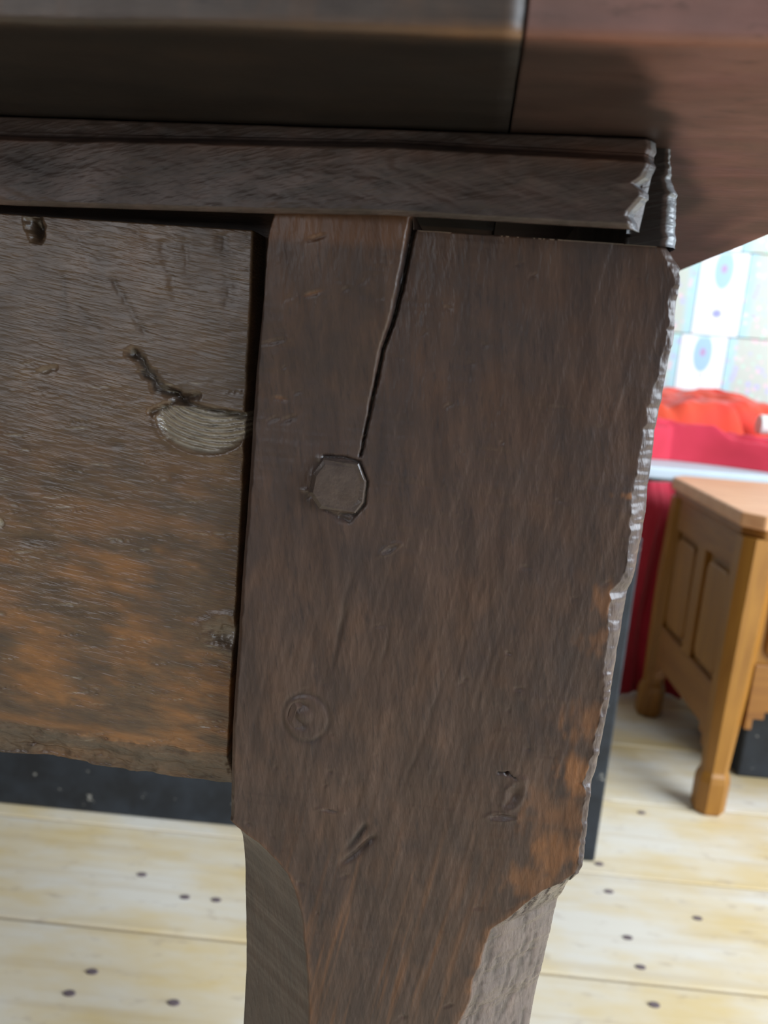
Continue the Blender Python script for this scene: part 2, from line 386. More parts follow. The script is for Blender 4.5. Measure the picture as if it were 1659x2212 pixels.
def framed_side(axis, plane, inner, lo, hi, z0, z1, sign):
    """one side of the chest: rails, muntin and raised fielded panels, axis = 0 for a side facing x, 1 for one facing y"""
    mid = (lo+hi)/2
    def B(nm, a0, a1, za, zb, d0, d1, bev, mat):
        if axis == 0: bb = box_bm(min(plane+d0*sign, plane+d1*sign), max(plane+d0*sign, plane+d1*sign), a0, a1, za, zb, bev, 2)
        else: bb = box_bm(a0, a1, min(plane+d0*sign, plane+d1*sign), max(plane+d0*sign, plane+d1*sign), za, zb, bev, 2)
        return from_bm(nm, bb, mat, ch)
    B('rail', lo, hi, z1-0.058, z1, 0, 0.018, 0.002, M_OAKH)
    # lower rail with stepped ends
    a, b, s = lo-0.003, hi+0.003, 0.018
    ol = [(a, z0+0.075), (a, z0-0.030), (a+s*0.6, z0-0.030), (a+s*0.6, z0-0.012), (a+s*1.5, z0-0.012), (a+s*1.5, z0), (b-s*1.5, z0), (b-s*1.5, z0-0.012), (b-s*0.6, z0-0.012), (b-s*0.6, z0-0.030), (b, z0-0.030), (b, z0+0.075)]
    p0, p1 = sorted((plane, plane+0.018*sign))
    if axis == 0: bb = prism(ol, 0, p0, p1, bev=0.0012)
    else:
        bb = prism([(q[0], q[1]) for q in ol], 1, p0, p1, bev=0.0012)
    from_bm('apron', bb, M_OAKH, ch)
    B('muntin', mid-0.019, mid+0.019, z0+0.07, z1-0.055, 0.0, 0.018, 0.002, M_OAKV)
    for a0, a1 in ((lo-0.004, mid-0.019), (mid+0.019, hi+0.004)):
        B('panel', a0, a1, z0+0.07, z1-0.055, 0.009, 0.016, 0.0, M_OAKV)
        r = 0.016; q = []
        x0, x1, q0, q1 = a0+0.014, a1-0.014, z0+0.085, z1-0.070
        for (cxx, czz, a_) in ((x1-r, q1-r, 0), (x0+r, q1-r, 90), (x0+r, q0+r, 180), (x1-r, q0+r, 270)):
            for k in range(5):
                t_ = math.radians(a_+k*22.5); q.append((cxx+r*math.cos(t_), czz+r*math.sin(t_)))
        e0, e1 = sorted((plane+0.001*sign, plane+0.010*sign))
        from_bm('raised_field', prism(q, axis, e0, e1, bev=0.0035), M_OAKV, ch)
framed_side(0, 0.500, None, 1.192, 1.462, 0.118, ct-0.036, 1)
framed_side(1, 1.150, None, 0.544, 1.044, 0.172, ct-0.036, 1)
framed_side(0, 1.087, None, 1.192, 1.462, 0.118, ct-0.036, -1)
framed_side(1, 1.504, None, 0.544, 1.044, 0.172, ct-0.036, -1)
from_bm('bottom_board', box_bm(0.52, 1.07, 1.17, 1.485, 0.175, 0.19), M_OAKH, ch)
bx = from_bm('storage_box', box_bm(0.60, 1.03, 1.27, 1.455, 0.0, 0.120, 0.004, 2), M_BLACK)
bx.rotation_euler = (0, 0, RA); tag(bx, 'dark blue-black box on the floor beneath the golden oak chest', 'box')

# ------------------------------------------------------------------ the old dark table
tb = empty('oak_table', (0, 0, 0))
tag(tb, 'old dark oak table with a heavy square leg and pegged frame, filling the foreground', 'table')

# --- front right leg (square block above, chamfered below)
XL = [(-0.0446, 0.6946), (-0.0456, 0.6899), (-0.046, 0.6823), (-0.0465, 0.6726), (-0.047, 0.6628), (-0.0473, 0.6526), (-0.0474, 0.6423), (-0.0477, 0.6317), (-0.048, 0.6208), (-0.0483, 0.6097), (-0.0485, 0.5983), (-0.0488, 0.5865), (-0.0489, 0.5746), (-0.0486, 0.5623), (-0.0484, 0.5542)]+[(-0.0486, 0.545), (-0.0480, 0.52), (-0.0470, 0.495)]
XR = [(0.0356, 0.6942), (0.0395, 0.6903), (0.0397, 0.6834), (0.0398, 0.6762), (0.0397, 0.6688), (0.0395, 0.6642), (0.0391, 0.6566), (0.0395, 0.6504), (0.0399, 0.641), (0.0399, 0.6341), (0.0395, 0.6257), (0.0386, 0.6204), (0.0385, 0.6148), (0.038, 0.6081), (0.0378, 0.5991), (0.0376, 0.5899), (0.0371, 0.5814), (0.0367, 0.5719), (0.0369, 0.5628), (0.0372, 0.5555)]+[(0.0358, 0.548), (0.0345, 0.52), (0.0328, 0.495)]
FL = [(a+0.0009, b) for a, b in XL if b > 0.553]+[(-0.048, 0.553), (-0.0444, 0.5503), (-0.0408, 0.5483), (-0.0359, 0.544), (-0.0328, 0.5406), (-0.0307, 0.5357), (-0.0286, 0.5295), (-0.0273, 0.5204), (-0.026, 0.5111), (-0.025, 0.4985)]
FR = [(0.0337, 0.6943), (0.038, 0.6885), (0.038, 0.6833), (0.0381, 0.6775), (0.0379, 0.6716), (0.0373, 0.6655), (0.0366, 0.6594), (0.0366, 0.6532), (0.036, 0.6469), (0.0363, 0.64), (0.0366, 0.6338), (0.0367, 0.6254), (0.0344, 0.6216), (0.0352, 0.6122), (0.0353, 0.6056), (0.0355, 0.6028), (0.036, 0.5943), (0.0358, 0.5873), (0.0352, 0.5793), (0.034, 0.5752), (0.0359, 0.5722), (0.0354, 0.5658), (0.0357, 0.559), (0.0353, 0.5521), (0.0325, 0.5488), (0.0284, 0.546), (0.025, 0.5423), (0.0211, 0.5372), (0.0176, 0.5334), (0.0164, 0.5293), (0.0158, 0.5239), (0.0146, 0.5184), (0.0142, 0.5116), (0.0125, 0.5055)]
YF, YB = 0.172, 0.256
zr = np.concatenate([np.linspace(0.6975, 0.494, 530), np.linspace(0.49, 0.0, 14)])
NF, NC, NS = 240, 32, 6
xl = interp(XL, zr); xr = interp(XR, zr); fl = interp(FL, zr); fr = interp(FR, zr)
dense = zr > 0.4935
rag = vnoise(zr, zr*0, 0.004, 1, 21, 4)*0.0009+vnoise(zr, zr*0, 0.0012, 1, 22, 2)*0.00025
fr = fr+np.where(dense & (zr > 0.552), rag, rag*0.5); fl = fl+np.where(dense, vnoise(zr, zr*0, 0.003, 1, 23, 3)*0.0003, 0)
xr = xr+np.where(dense & (zr > 0.552), vnoise(zr, zr*0, 0.006, 1, 24, 3)*0.0004, 0)
fr = np.minimum(fr, xr-0.0004); fl = np.maximum(fl, xl+0.0003)
cwl, cwr = fl-xl, fr*0+xr-fr
Xf = fl[:, None]+(fr-fl)[:, None]*np.linspace(0, 1, NF)[None, :]; Zf = np.repeat(zr[:, None], NF, 1)
h = np.zeros_like(Xf); mR = np.zeros_like(Xf); mG = np.zeros_like(Xf); mB = np.zeros_like(Xf)
Xg = Xf+(Zf-0.60)*-0.16                                        # the grain leans a little
h += 0.00030*vnoise(Xf, Zf, 0.012, 0.018, 31, 3)+0.00010*vnoise(Xg, Zf, 0.0011, 0.016, 32, 3)
h += 0.00007*vnoise(Xf, Zf, 0.010, 0.0008, 33, 2)*(vnoise(Xf, Zf, 0.03, 0.02, 34) > 0)
def crack(pts, wd, dp, fade=True, dark=0.9):
    global h, mG
    d, t = seg_dist(Xf+0.00025*vnoise(Zf, Xf, 0.004, 0.004, 40), Zf, pts); wv_ = wd*(1-0.6*t if fade else 1)
    k = np.clip(1-d/wv_, 0, 1); h = h+dp*k; mG = np.maximum(mG, dark*sstep(0.2, 0.7, k))
def groove(pts, wd, dp, dark=0.2):
    global h, mG
    d, t = seg_dist(Xf+0.0010*vnoise(Zf, Xf, 0.010, 0.01, 45), Zf, pts); wv_ = wd*(0.7+0.5*vnoise(Xf, Zf, 0.006, 0.010, 46))
    k = np.exp(-(d/np.maximum(wv_, 1e-4))**2)*sstep(0, 0.2, t)*sstep(1, 0.6, t)*np.clip(0.75+0.9*vnoise(Xf, Zf, 0.003, 0.012, 47), 0, 1)
    h = h+dp*k; mG = np.maximum(mG, dark*k)
def dent(c, rx, rz, dp, rot=0, rim=0.0, g=0.0, r_=0.0, b_=0.0):
    global h, mG, mR, mB
    e = ell(Xf, Zf, c, rx, rz, rot)+0.25*vnoise(Xf, Zf, 0.002, 0.002, 41); k = sstep(1, 0, e)
    h = h+dp*k-rim*np.exp(-((e-1.1)/0.2)**2); mG = np.maximum(mG, g*k); mR = np.maximum(mR, r_*k); mB = np.maximum(mB, b_*k)
CR = [(-0.0153, 0.6955), (-0.0159, 0.6899), (-0.0168, 0.6824), (-0.0181, 0.6748), (-0.0197, 0.6689), (-0.021, 0.6599), (-0.0218, 0.6529), (-0.0228, 0.6462)]
crack(CR, 0.0009, 0.0022)
groove([(-0.0215, 0.6248), (-0.0241, 0.6091), (-0.0266, 0.5894)], 0.00099, 0.00030, 0.39)
groove([(-0.013, 0.6104), (-0.0149, 0.5933)], 0.00077, 0.00024, 0.35)
groove([(0.0001, 0.5997), (-0.0042, 0.576), (-0.0086, 0.5632)], 0.00088, 0.00024, 0.28)
groove([(-0.0114, 0.5554), (-0.0166, 0.5496), (-0.0225, 0.5435)], 0.00110, 0.00078, 0.49)
groove([(-0.0138, 0.5581), (-0.0169, 0.553), (-0.021, 0.5476)], 0.00110, 0.00060, 0.77)
crack([(0.0149, 0.5751), (0.017, 0.5752), (0.0196, 0.5741)], 0.0004, 0.0007, True, 0.6)
crack([(-0.0308, 0.6453), (-0.0267, 0.6455), (-0.0229, 0.6448), (-0.0208, 0.6407), (-0.0211, 0.6356), (-0.0229, 0.6329), (-0.0263, 0.6328)], 0.0005, 0.0008, False, 0.75)  # joint round the square peg, its gap shadow also painted dark
crack([(-0.03, 0.6335), (-0.0241, 0.6311), (-0.0231, 0.6329)], 0.0005, 0.0004, False, 0.45)
dent([(-0.0347, 0.6374)][0], .0016, .0005, -0.0004, 0, b_=0.8); dent([(-0.0318, 0.6448)][0], .0012, .0012, -0.0003, 0, b_=0.7); dent([(-0.0334, 0.6405)][0], .0006, .0030, -0.0003, -8, b_=0.5)  # pale marks at the peg's left edge are painted glints
# left of the split the wood stands proud towards the top
xc = interp(CR, Zf); side = sstep(0.0002, -0.0006, Xf-xc)
h -= 0.0036*side*sstep(0.650, 0.694, Zf)
mR = np.maximum(mR, 0.28*side*sstep(0.6885, 0.6915, Zf+0.001*vnoise(Xf, Zf, 0.004, 0.01, 44)))
P_ = [(-0.0148, 0.6258), (-0.0236, 0.5595), (0.0171, 0.564), (0.0192, 0.5698), (-0.0312, 0.5829), (-0.0318, 0.5835), (-0.0435, 0.669), (-0.0413, 0.6572), (-0.039, 0.6529), (0.017, 0.5752), (0.0226, 0.5774), (-0.0257, 0.632), (-0.0347, 0.6906), (-0.0345, 0.6798), (-0.0426, 0.6525), (0.0208, 0.6366), (0.0197, 0.5704), (0.0079, 0.6258), (-0.031, 0.5788)]
dent(P_[0], .0026, .0008, 0.0005, 35, 0.0002, b_=0.45); dent(P_[1], .0030, .0004, 0.0007, 0, 0.0002, b_=0.8)  # pale tint in these dents and the next line's is painted glint
dent(P_[2], .0035, .0010, 0.0007, 8, 0.0002, b_=0.4); dent(P_[3], .0020, .0040, 0.0008, -20, 0.0002)
dent(P_[6], .0035, .0007, 0.0005, 15, 0.0001); dent(P_[7], .0022, .0006, 0.0004, -10, r_=0.4); dent(P_[8], .003, .0009, 0.0004, 25)
dent(P_[9], .0007, .0006, 0.0030, g=1); dent(P_[11], .0030, .0014, 0.0006, 0, g=0.5); dent(P_[12], .003, .0006, .0005, 20)
dent(P_[13], .0030, .0007, 0.0004, 18, r_=0.55); dent(P_[14], .002, .0007, .0004, 20)
# round peg: outline ring and a curved nick in it
e = ell(Xf, Zf, P_[4], .0056, .0060); h += 0.00022*np.exp(-((e-1)/0.10)**2)*(0.6+0.8*vnoise(Xf, Zf, 0.004, 0.004, 62)); h -= 0.00018*sstep(1, 0.8, e); mG = np.maximum(mG, 0.3*np.exp(-((e-1)/0.10)**2))
e = ell(Xf, Zf, P_[5], .0030, .0026); h += 0.0006*np.exp(-((e-1)/0.34)**2)*sstep(P_[5][0]+0.0022, P_[5][0]-0.0008, Xf); h -= 0.0003*sstep(1, 0, e)
for k in range(70):                                            # small knocks
    c = (random.uniform(-0.046, 0.036), random.uniform(0.50, 0.69))
    dent(c, random.uniform(.0006, .0022), random.uniform(.0003, .0008), random.uniform(.0001, .00035), random.uniform(-20, 40))
# worn orange areas near the lower right edge
wx = Xf+0.004*vnoise(Xf, Zf, 0.002, 0.004, 50, 3)
for c, rx, rz, a in (((0.0330, 0.5900), .0050, .0060, 0.55), ((0.0330, 0.5770), .0050, .0060, 0.85), ((0.0320, 0.5670), .0065, .0055, 0.5), ((0.0310, 0.5560), .0060, .0080, 0.75), ((0.0255, 0.5480), .0060, .0050, 0.6), ((0.0250, 0.5660), .003, .010, 0.3), ((0.0365, 0.6430), .0030, .0010, 0.8), ((0.0340, 0.6190), .0030, .0050, 0.5), ((0.0330, 0.6100), .0030, .004, 0.4)):
    k = sstep(1.2, 0.3, ell(wx, Zf, c, rx, rz)+0.5*vnoise(Xf, Zf, 0.0015, 0.009, 51, 3)); mR = np.maximum(mR, a*k)
low = (Zf < 0.5535)
dl = Xf-fl[:, None]; dr = fr[:, None]-Xf
mR = np.maximum(mR, 0.6*low*np.exp(-(dl/0.0009)**2)*np.clip(0.5+0.9*vnoise(Zf, Xf, 0.003, 1, 52), 0, 1)); mR = np.maximum(mR, 0.6*low*np.exp(-(dr/0.0013)**2)*np.clip(0.5+0.9*vnoise(Zf, Xf, 0.003, 1, 54), 0, 1))
mR = np.maximum(mR, 0.5*sstep(0.58, 0.50, Zf)*sstep(0.1, 0.7, vnoise(Xg, Zf, 0.0016, 0.03, 53, 3)))
h = np.where(dense[:, None], h, 0)
Yf = YF+h
Zc = np.where((Zf > 0.6940) & (Xf > np.interp(Zf, [0.69, 0.70], [CR[0][0], CR[0][0]])), 0.6940, Zf)
rows = []
def ringpart(xa, ya, xb, yb, n, skip_first=True, amp=None):
    t = np.linspace(0, 1, n)[None, :]; t = t[:, 1:] if skip_first else t
    return np.stack([xa[:, None]+(xb-xa)[:, None]*t, ya[:, None]+(yb-ya)[:, None]*t, np.repeat(zr[:, None], t.shape[1], 1)], -1)
dyl = np.where(zr > 0.5535, np.minimum(cwl, 0.001), cwl*0.85); dyr = np.where(zr > 0.5535, cwr*0.75, np.maximum(cwr*0.86, 0.001))
front = np.stack([Xf, Yf, Zc], -1)
cr_ = ringpart(fr, Yf[:, -1], xr, YF+dyr, NC)
cr_[..., 0] -= np.where(dense, 1, 0)[:, None]*0.00035*np.sin(np.linspace(0, math.pi, NC)[1:])[None, :]*-1.5
cr_[..., 1] += dense[:, None]*(0.00028*vnoise(cr_[..., 2], cr_[..., 0], 0.0022, 0.003, 60, 3)+0.00012*vnoise(cr_[..., 2], cr_[..., 0], 0.0006, 0.002, 61, 1))
sr_ = ringpart(xr, YF+dyr, xr, YB+0*xr, NS)
bk_ = ringpart(xr, YB+0*xr, xl, YB+0*xl, 6)
sl_ = ringpart(xl, YB+0*xl, xl, YF+dyl, NS)
cl_ = ringpart(xl, YF+dyl, fl, Yf[:, 0], NC)[:, :-1]
for q in (cr_, sr_, bk_, sl_, cl_): q[..., 2] = np.minimum(q[..., 2], 0.6940 if q is not cl_ else 0.6975)
P = np.concatenate([front, cr_, sr_, bk_, sl_, cl_], 1)
def mk(shape, r=0, g=0, b=0):
    m = np.zeros(shape+(3,)); m[..., 0] = r; m[..., 1] = g; m[..., 2] = b; return m
stopz = sstep(0.554, 0.551, zr)[:, None]
mc = mk(cr_.shape[:2]); mc[..., 2] = 0.22+0.20*stopz; pit = vnoise(cr_[..., 0]+(cr_[..., 2])*-0.12, cr_[..., 2], 0.0013, 0.0085, 65, 4); mc[..., 1] = stopz*0.5*sstep(0.15, 0.4, pit)  # right chamfer made paler and glossier, its highlight partly painted in
cr_h = stopz*0.00035*sstep(0.15, 0.4, pit); P[:, NF:NF+NC-1, 1] += cr_h
ml = mk(cl_.shape[:2]); ml[..., 2] = 0.22*stopz
mask = np.concatenate([np.stack([mR, mG, mB], -1), mc, mk(sr_.shape[:2]), mk(bk_.shape[:2]), mk(sl_.shape[:2]), ml], 1)
leg = grid_obj('leg', P, M_LEG, tb, mask, wrap=True, caps=True, flip=True)
# the other three legs share this mesh
LX = -1.20                                                     # the table's left end mirrors the right one
DEP = 0.45
def leg_copy(sx, sy, ox, oy):
    o = leg.copy(); COL.objects.link(o); o.parent = tb; o.scale = (sx, sy, 1); o.location = (ox, oy, 0)
TBY = 0.118+DEP                                                # back edge of the top
leg_copy(1, -1, 0, 0.118+TBY); leg_copy(-1, 1, LX, 0); leg_copy(-1, -1, LX, 0.118+TBY)

# square peg with a faceted head
def peg(pts, y_in, proud, facet, mat=M_LEG):
    bm = bmesh.new(); cx = sum(p[0] for p in pts)/len(pts); cz = sum(p[1] for p in pts)/len(pts)
    def ring(s, y, tilt=0): return [bm.verts.new((cx+(p[0]-cx)*s, y+tilt*(p[0]-cx), cz+(p[1]-cz)*s)) for p in pts]
    rs = [ring(1, y_in), ring(1, YF-proud*0.4), ring(0.95, YF-proud*0.85, 0.08), ring(facet, YF-proud, 0.14)]; n = len(pts)
    for a, b in zip(rs[:-1], rs[1:]):
        for k in range(n): bm.faces.new((a[k], a[(k+1) % n], b[(k+1) % n], b[k]))
    bm.faces.new(rs[-1]); bm.faces.new(rs[0][::-1])
    o = from_bm('peg', bm, mat, tb); return o
M_PEG = old_wood('worn_peg', S(72, 60, 54), S(90, 76, 68), S(110, 84, 60), S(54, 46, 44), S(150, 140, 126), (200, 200, 200), 0, (0.24, 0.36), None, 0.4, masked=False)
o = peg([(-0.0308, 0.6451), (-0.0229, 0.6446), (-0.021, 0.6407), (-0.0213, 0.6359), (-0.0229, 0.6334), (-0.0311, 0.6336), (-0.0336, 0.6371), (-0.033, 0.6416)], YF+0.006, 0.0014, 0.80, M_PEG)
o['label'] = 'square oak peg standing proud of the leg face'
o = peg([(-0.0346, 0.587), (-0.0282, 0.5878), (-0.0255, 0.5843), (-0.026, 0.5789), (-0.0297, 0.5762), (-0.034, 0.5766), (-0.0359, 0.5817)], YF+0.006, -0.0004, 0.7, M_LEG)
o['label'] = 'worn round peg set flush in the leg'

# --- front rail
RE = [(-0.0501, 0.6939), (-0.05, 0.692), (-0.0499, 0.6863), (-0.0497, 0.6785), (-0.0498, 0.6705), (-0.05, 0.6624), (-0.0501, 0.6552), (-0.0501, 0.6489), (-0.05, 0.6415), (-0.05, 0.6307), (-0.0502, 0.6196), (-0.0504, 0.6082), (-0.0505, 0.5965), (-0.0507, 0.5845), (-0.0508, 0.5722), (-0.051, 0.5672), (-0.0506, 0.5571)]
nzr, nxr = 470, 300
zz = np.linspace(0.6922, 0.5575, nzr); xe = interp(RE, zz)+vnoise(zz, zz*0, 0.004, 1, 70)*0.00018
tt = np.concatenate([np.linspace(-1.05, -0.1200, 40)[:-1], np.linspace(-0.1200, -0.0530, nxr)]); wgt = sstep(-0.12, -0.053, tt)
X = tt[None, :]+(xe+0.0530)[:, None]*wgt[None, :]; Z = np.repeat(zz[:, None], X.shape[1], 1)
Xf, Zf = X, Z; h = np.zeros_like(X); mR = np.zeros_like(X); mG = np.zeros_like(X); mB = np.zeros_like(X)
h += 0.00045*vnoise(Xf, Zf, 0.022, 0.016, 71, 3)+0.00007*vnoise(Xf, Zf-0.12*Xf, 0.007, 0.0008, 72, 3)+0.00006*vnoise(Xf, Zf, 0.004, 0.0004, 73, 2)*sstep(0.665, 0.640, Zf)
groove([(-0.0825, 0.6816), (-0.0787, 0.6754), (-0.0748, 0.6701), (-0.072, 0.6663)], 0.00112, 0.00027, 0.50)
groove([(-0.0901, 0.6895), (-0.0863, 0.6838), (-0.082, 0.6802)], 0.00112, 0.00018, 0.33)
groove([(-0.0569, 0.6916), (-0.0569, 0.6858)], 0.00175, 0.00032, 0.50); groove([(-0.0537, 0.6831), (-0.0543, 0.6732)], 0.00200, 0.00032, 0.45)
groove([(-0.0652, 0.6911), (-0.0637, 0.6814), (-0.0621, 0.6736)], 0.00175, 0.00023, 0.20); groove([(-0.0704, 0.6907), (-0.0676, 0.6812), (-0.0652, 0.6714)], 0.00150, 0.00018, 0.16)
groove([(-0.0924, 0.6834), (-0.093, 0.6693), (-0.0925, 0.659)], 0.00162, 0.00018, 0.39); groove([(-0.0911, 0.6755), (-0.0873, 0.6707), (-0.0824, 0.6655)], 0.00100, 0.00018, 0.45)
groove([(-0.0862, 0.6619), (-0.0769, 0.6627)], 0.00050, 0.00018, 0.50)
Xs_ = Xf; Xf = Xf+0.0013*vnoise(Xf, Zf, 0.0022, 0.0018, 48, 3)
crack([(-0.0771, 0.6641), (-0.075, 0.6629), (-0.0732, 0.66), (-0.0702, 0.6568), (-0.0673, 0.656)], 0.0019, 0.0008, False, 0.8)
crack([(-0.0673, 0.656), (-0.0642, 0.6538), (-0.0598, 0.6529), (-0.0533, 0.6525), (-0.0503, 0.6521)], 0.0011, 0.0012, False, 0.6)
crack([(-0.0717, 0.6512), (-0.0674, 0.6539), (-0.062, 0.6558)], 0.0012, 0.0009, False, 0.45); Xf = Xs_
Q = [(-0.0998, 0.6899), (-0.0763, 0.6639), (-0.0653, 0.6552), (-0.0597, 0.6507), (-0.0588, 0.6565), (-0.0523, 0.5998), (-0.1093, 0.6213), (-0.0805, 0.643), (-0.0659, 0.6368), (-0.0973, 0.6586), (-0.0545, 0.5989), (-0.0918, 0.6265), (-0.1023, 0.618)]
dent(Q[0], .0026, .0042, 0.0035, 15, g=0.75); dent(Q[1], .0018, .0018, .0007, g=0.5); dent(Q[2], .005, .0022, .0012, -12, g=0.2)
# torn scoop with curved ridges under the knot
e = ell(Xf, Zf, Q[3], .0115, .0085); k = sstep(1, 0.82, e)*(Zf < Q[3][1]+0.0022-0.0*Xf); ex = ell(Xf, Zf, (Q[3][0]+.002, Q[3][1]+.016), 1, 1)
h += k*(0.0011+0.00028*np.sin(ex*5200+2*vnoise(Xf, Zf, 0.004, 0.004, 74))); mB = np.maximum(mB, 0.75*k*(0.65+0.35*np.sin(ex*5200))); h -= 0.0003*np.exp(-((e-1)/0.10)**2)*(Zf < Q[3][1])
dent(Q[5], .0060, .0042, .0016, 0, 0.0003, b_=0.25); dent(Q[7], .0030, .0022, .0002, g=0.4); dent(Q[8], .0030, .0024, .0002, g=0.35)
dent(Q[6], .0012, .0014, .0008, b_=1.0, r_=0.4); dent(Q[9], .0035, .0012, .0007, 20, b_=0.15); dent(Q[12], .008, .0028, .0003, 0, g=0.35)
for k in range(110):
    c = (random.uniform(-0.113, -0.052), random.uniform(0.565, 0.66)); dent(c, random.uniform(.0014, .005), random.uniform(.00012, .0003), random.uniform(.0001, .00028), random.uniform(2, 12), 0.0001, b_=random.choice((0, 0, 0.25, 0.45)))  # the pale ones among these scratches carry painted glints
mR = np.maximum(mR, 0.8*sstep(0.655, 0.600, Zf)*sstep(-0.35, 0.6, vnoise(Xf, Zf+0.12*Xf, 0.012, 0.0045, 75, 5)))
mR = np.maximum(mR, 0.6*np.exp(-((Zf-(0.5700-0.03*(Xf+0.08)))/0.0012)**2))
mG = np.maximum(mG, 0.25*sstep(0.2, 0.6, vnoise(Xf, Zf, 0.010, 0.006, 76, 3))*sstep(0.66, 0.64, Zf))
# rough bevelled lower lip
zl = 0.5688-0.03*(Xf+0.08)*0.4; lip = sstep(0, 0.0105, zl-Zf)*(Zf < zl)
mR = np.where(Zf < zl-0.0008, mR*0.4, mR); mG = np.where(Zf < zl-0.0008, np.clip(0.2+0.35*vnoise(Xf, Zf, 0.003, 0.002, 79, 3), 0, 1), mG)
h += lip*0.0055+(Zf < zl)*(0.0010*vnoise(Xf, Zf, 0.004, 0.003, 77, 4)+0.0004)
Z = Zf-np.where(Zf < 0.5610, 0.0014*vnoise(Xf, Xf*0, 0.014, 1, 78, 3), 0)
Y = 0.176+np.where(X > -0.125, h, 0)
Y[:, -1] += 0.0006; Y[:, -2] += 0.0001
P = np.stack([X, Y, Z], -1); mask = np.stack([mR, mG, mB], -1)
def closeback(P, mask, depth):
    """give a height-field front its sides and a flat back"""
    n, m = P.shape[:2]
    F = np.zeros((n+2, m+2, 3)); F[1:-1, 1:-1] = P
    F[0, 1:-1] = P[0]; F[-1, 1:-1] = P[-1]; F[1:-1, 0] = P[:, 0]; F[1:-1, -1] = P[:, -1]
    F[0, 0], F[0, -1], F[-1, 0], F[-1, -1] = P[0, 0], P[0, -1], P[-1, 0], P[-1, -1]
    for sl in ((0, slice(None)), (-1, slice(None)), (slice(None), 0), (slice(None), -1)): F[sl][..., 1] = depth
    K = np.pad(mask, ((1, 1), (1, 1), (0, 0)), mode='edge'); return F, K
P2, K2 = closeback(P, mask, 0.198)
rail = grid_obj('front_rail', P2, M_RAIL, tb, K2, flip=False)
bm = box_bm(-1.15, -0.030, 0.186, 0.205, 0.5640, 0.700); from_bm('rail_tenon', bm, M_HIDDEN, tb)

# --- moulded strip over rail and leg
prof = []                                                      # (y, z) from the underside at the back, round the front, to the top
def pl(a, b, n):
    for t in np.linspace(0, 1, n, endpoint=False): prof.append((a[0]+(b[0]-a[0])*t, a[1]+(b[1]-a[1])*t))
pl((0.190, 0.7010), (0.1690, 0.7010), 4); pl((0.1690, 0.7010), (0.1675, 0.6935), 6); pl((0.1675, 0.6935), (0.1660, 0.6932), 3); pl((0.1660, 0.6932), (0.1650, 0.6940), 4); pl((0.1650, 0.6940), (0.1650, 0.7052), 40)
pl((0.1650, 0.7052), (0.1664, 0.7062), 6); pl((0.1664, 0.7062), (0.1676, 0.7068), 6); pl((0.1676, 0.7068), (0.1680, 0.7120), 14); prof.append((0.190, 0.7120))
prof = np.array(prof)
tx = np.concatenate([np.linspace(-1.15, -0.118, 20)[:-1], np.linspace(-0.118, 0.0262, 420), np.array([.0266, .0270, .0274, .0278, .0282, .0285])])
Xm = np.repeat(tx[:, None], len(prof), 1); Ym = np.repeat(prof[None, :, 0], len(tx), 0); Zm = np.repeat(prof[None, :, 1], len(tx), 0).copy()
Zm = Zm+np.where(Zm < 0.7045, np.interp(Xm, [-0.2, -0.10, -0.045, -0.02, 0.029], [0.0, 0.0002, 0.0013, 0.0022, 0.0019])*sstep(0.7045, 0.6950, Zm), 0)+np.where((Zm > 0.7045) & (Zm < 0.7090), np.interp(Xm, [-0.2, -0.10, -0.02, 0.029], [0.001, 0.001, 0.0024, 0.0015]), 0)*sstep(0.709, 0.7072, Zm)
Zm = np.minimum(Zm, 0.7120)
Ym = Ym-0.075*np.clip(Xm+0.035, -0.08, 1)*(Ym < 0.185)                  # the strip is nailed on slightly askew
end = np.clip(tx-0.0262, 0, None)[:, None]
rg = np.interp(Zm[0], [.6930, .6955, .6985, .7000, .7015, .7030, .7045, .7120], [.0008, -.0010, .0006, .0016, .0012, -.0006, .0018, .0022])
Xm = Xm+sstep(0.010, 0.0285, Xm)*(rg[None, :]-0.0006+0.0005*vnoise(Zm, Xm*0, 0.0012, 1, 81, 2))
Ym = Ym+(end/0.0023)**1.2*0.0030*(Ym < 0.185)
nz_ = (0.00030*vnoise(Xm, Zm, 0.018, 0.004, 82, 3)+0.00012*vnoise(Xm, Zm+0.3*Xm, 0.007, 0.0012, 83, 3))*(Ym < 0.18)
Ym = Ym+np.where(Xm > -0.118, nz_, 0)
Zm = Zm+np.where((np.abs(Zm-0.7058) < 0.0015), 0.00035*vnoise(Xm, Xm*0, 0.012, 1, 84, 3), 0)
mR = 0.6*np.exp(-((Zm-0.7085)/0.0016)**2)*sstep(-0.03, 0.02, Xm)+0.30*np.exp(-((Zm-0.7068)/0.0008)**2); mR = mR*(0.6+0.6*vnoise(Xm, Zm, 0.012, 0.002, 85)); mR = np.clip(mR, 0, 1)
mG = 0.35*sstep(0.1, 0.5, vnoise(Xm, Zm, 0.03, 0.005, 86))
mask = np.stack([mR, mG, 0.4*(end > 0.0008)+0*mR], -1)  # broken end tinted pale, its bluish highlight painted in
P = np.stack([Xm, Ym, Zm], -1); P = np.concatenate([P, P[:, :1]], 1); mask = np.concatenate([mask, mask[:, :1]], 1)
mo = grid_obj('front_moulding', P, M_MOULD, tb, mask, caps=False, flip=False)
# end cap
capv = [tuple(p) for p in P[-1, :-1]]; me = bpy.data.meshes.new('moulding_end'); me.from_pydata(capv, [], [list(range(len(capv)))]); link('moulding_end', me, M_MOULD, mo)
mirr = mo.copy(); COL.objects.link(mirr); mirr.parent = tb; mirr.name = 'back_moulding'; mirr.scale = (1, -1, 1); mirr.location = (0, 0.118+TBY, 0)
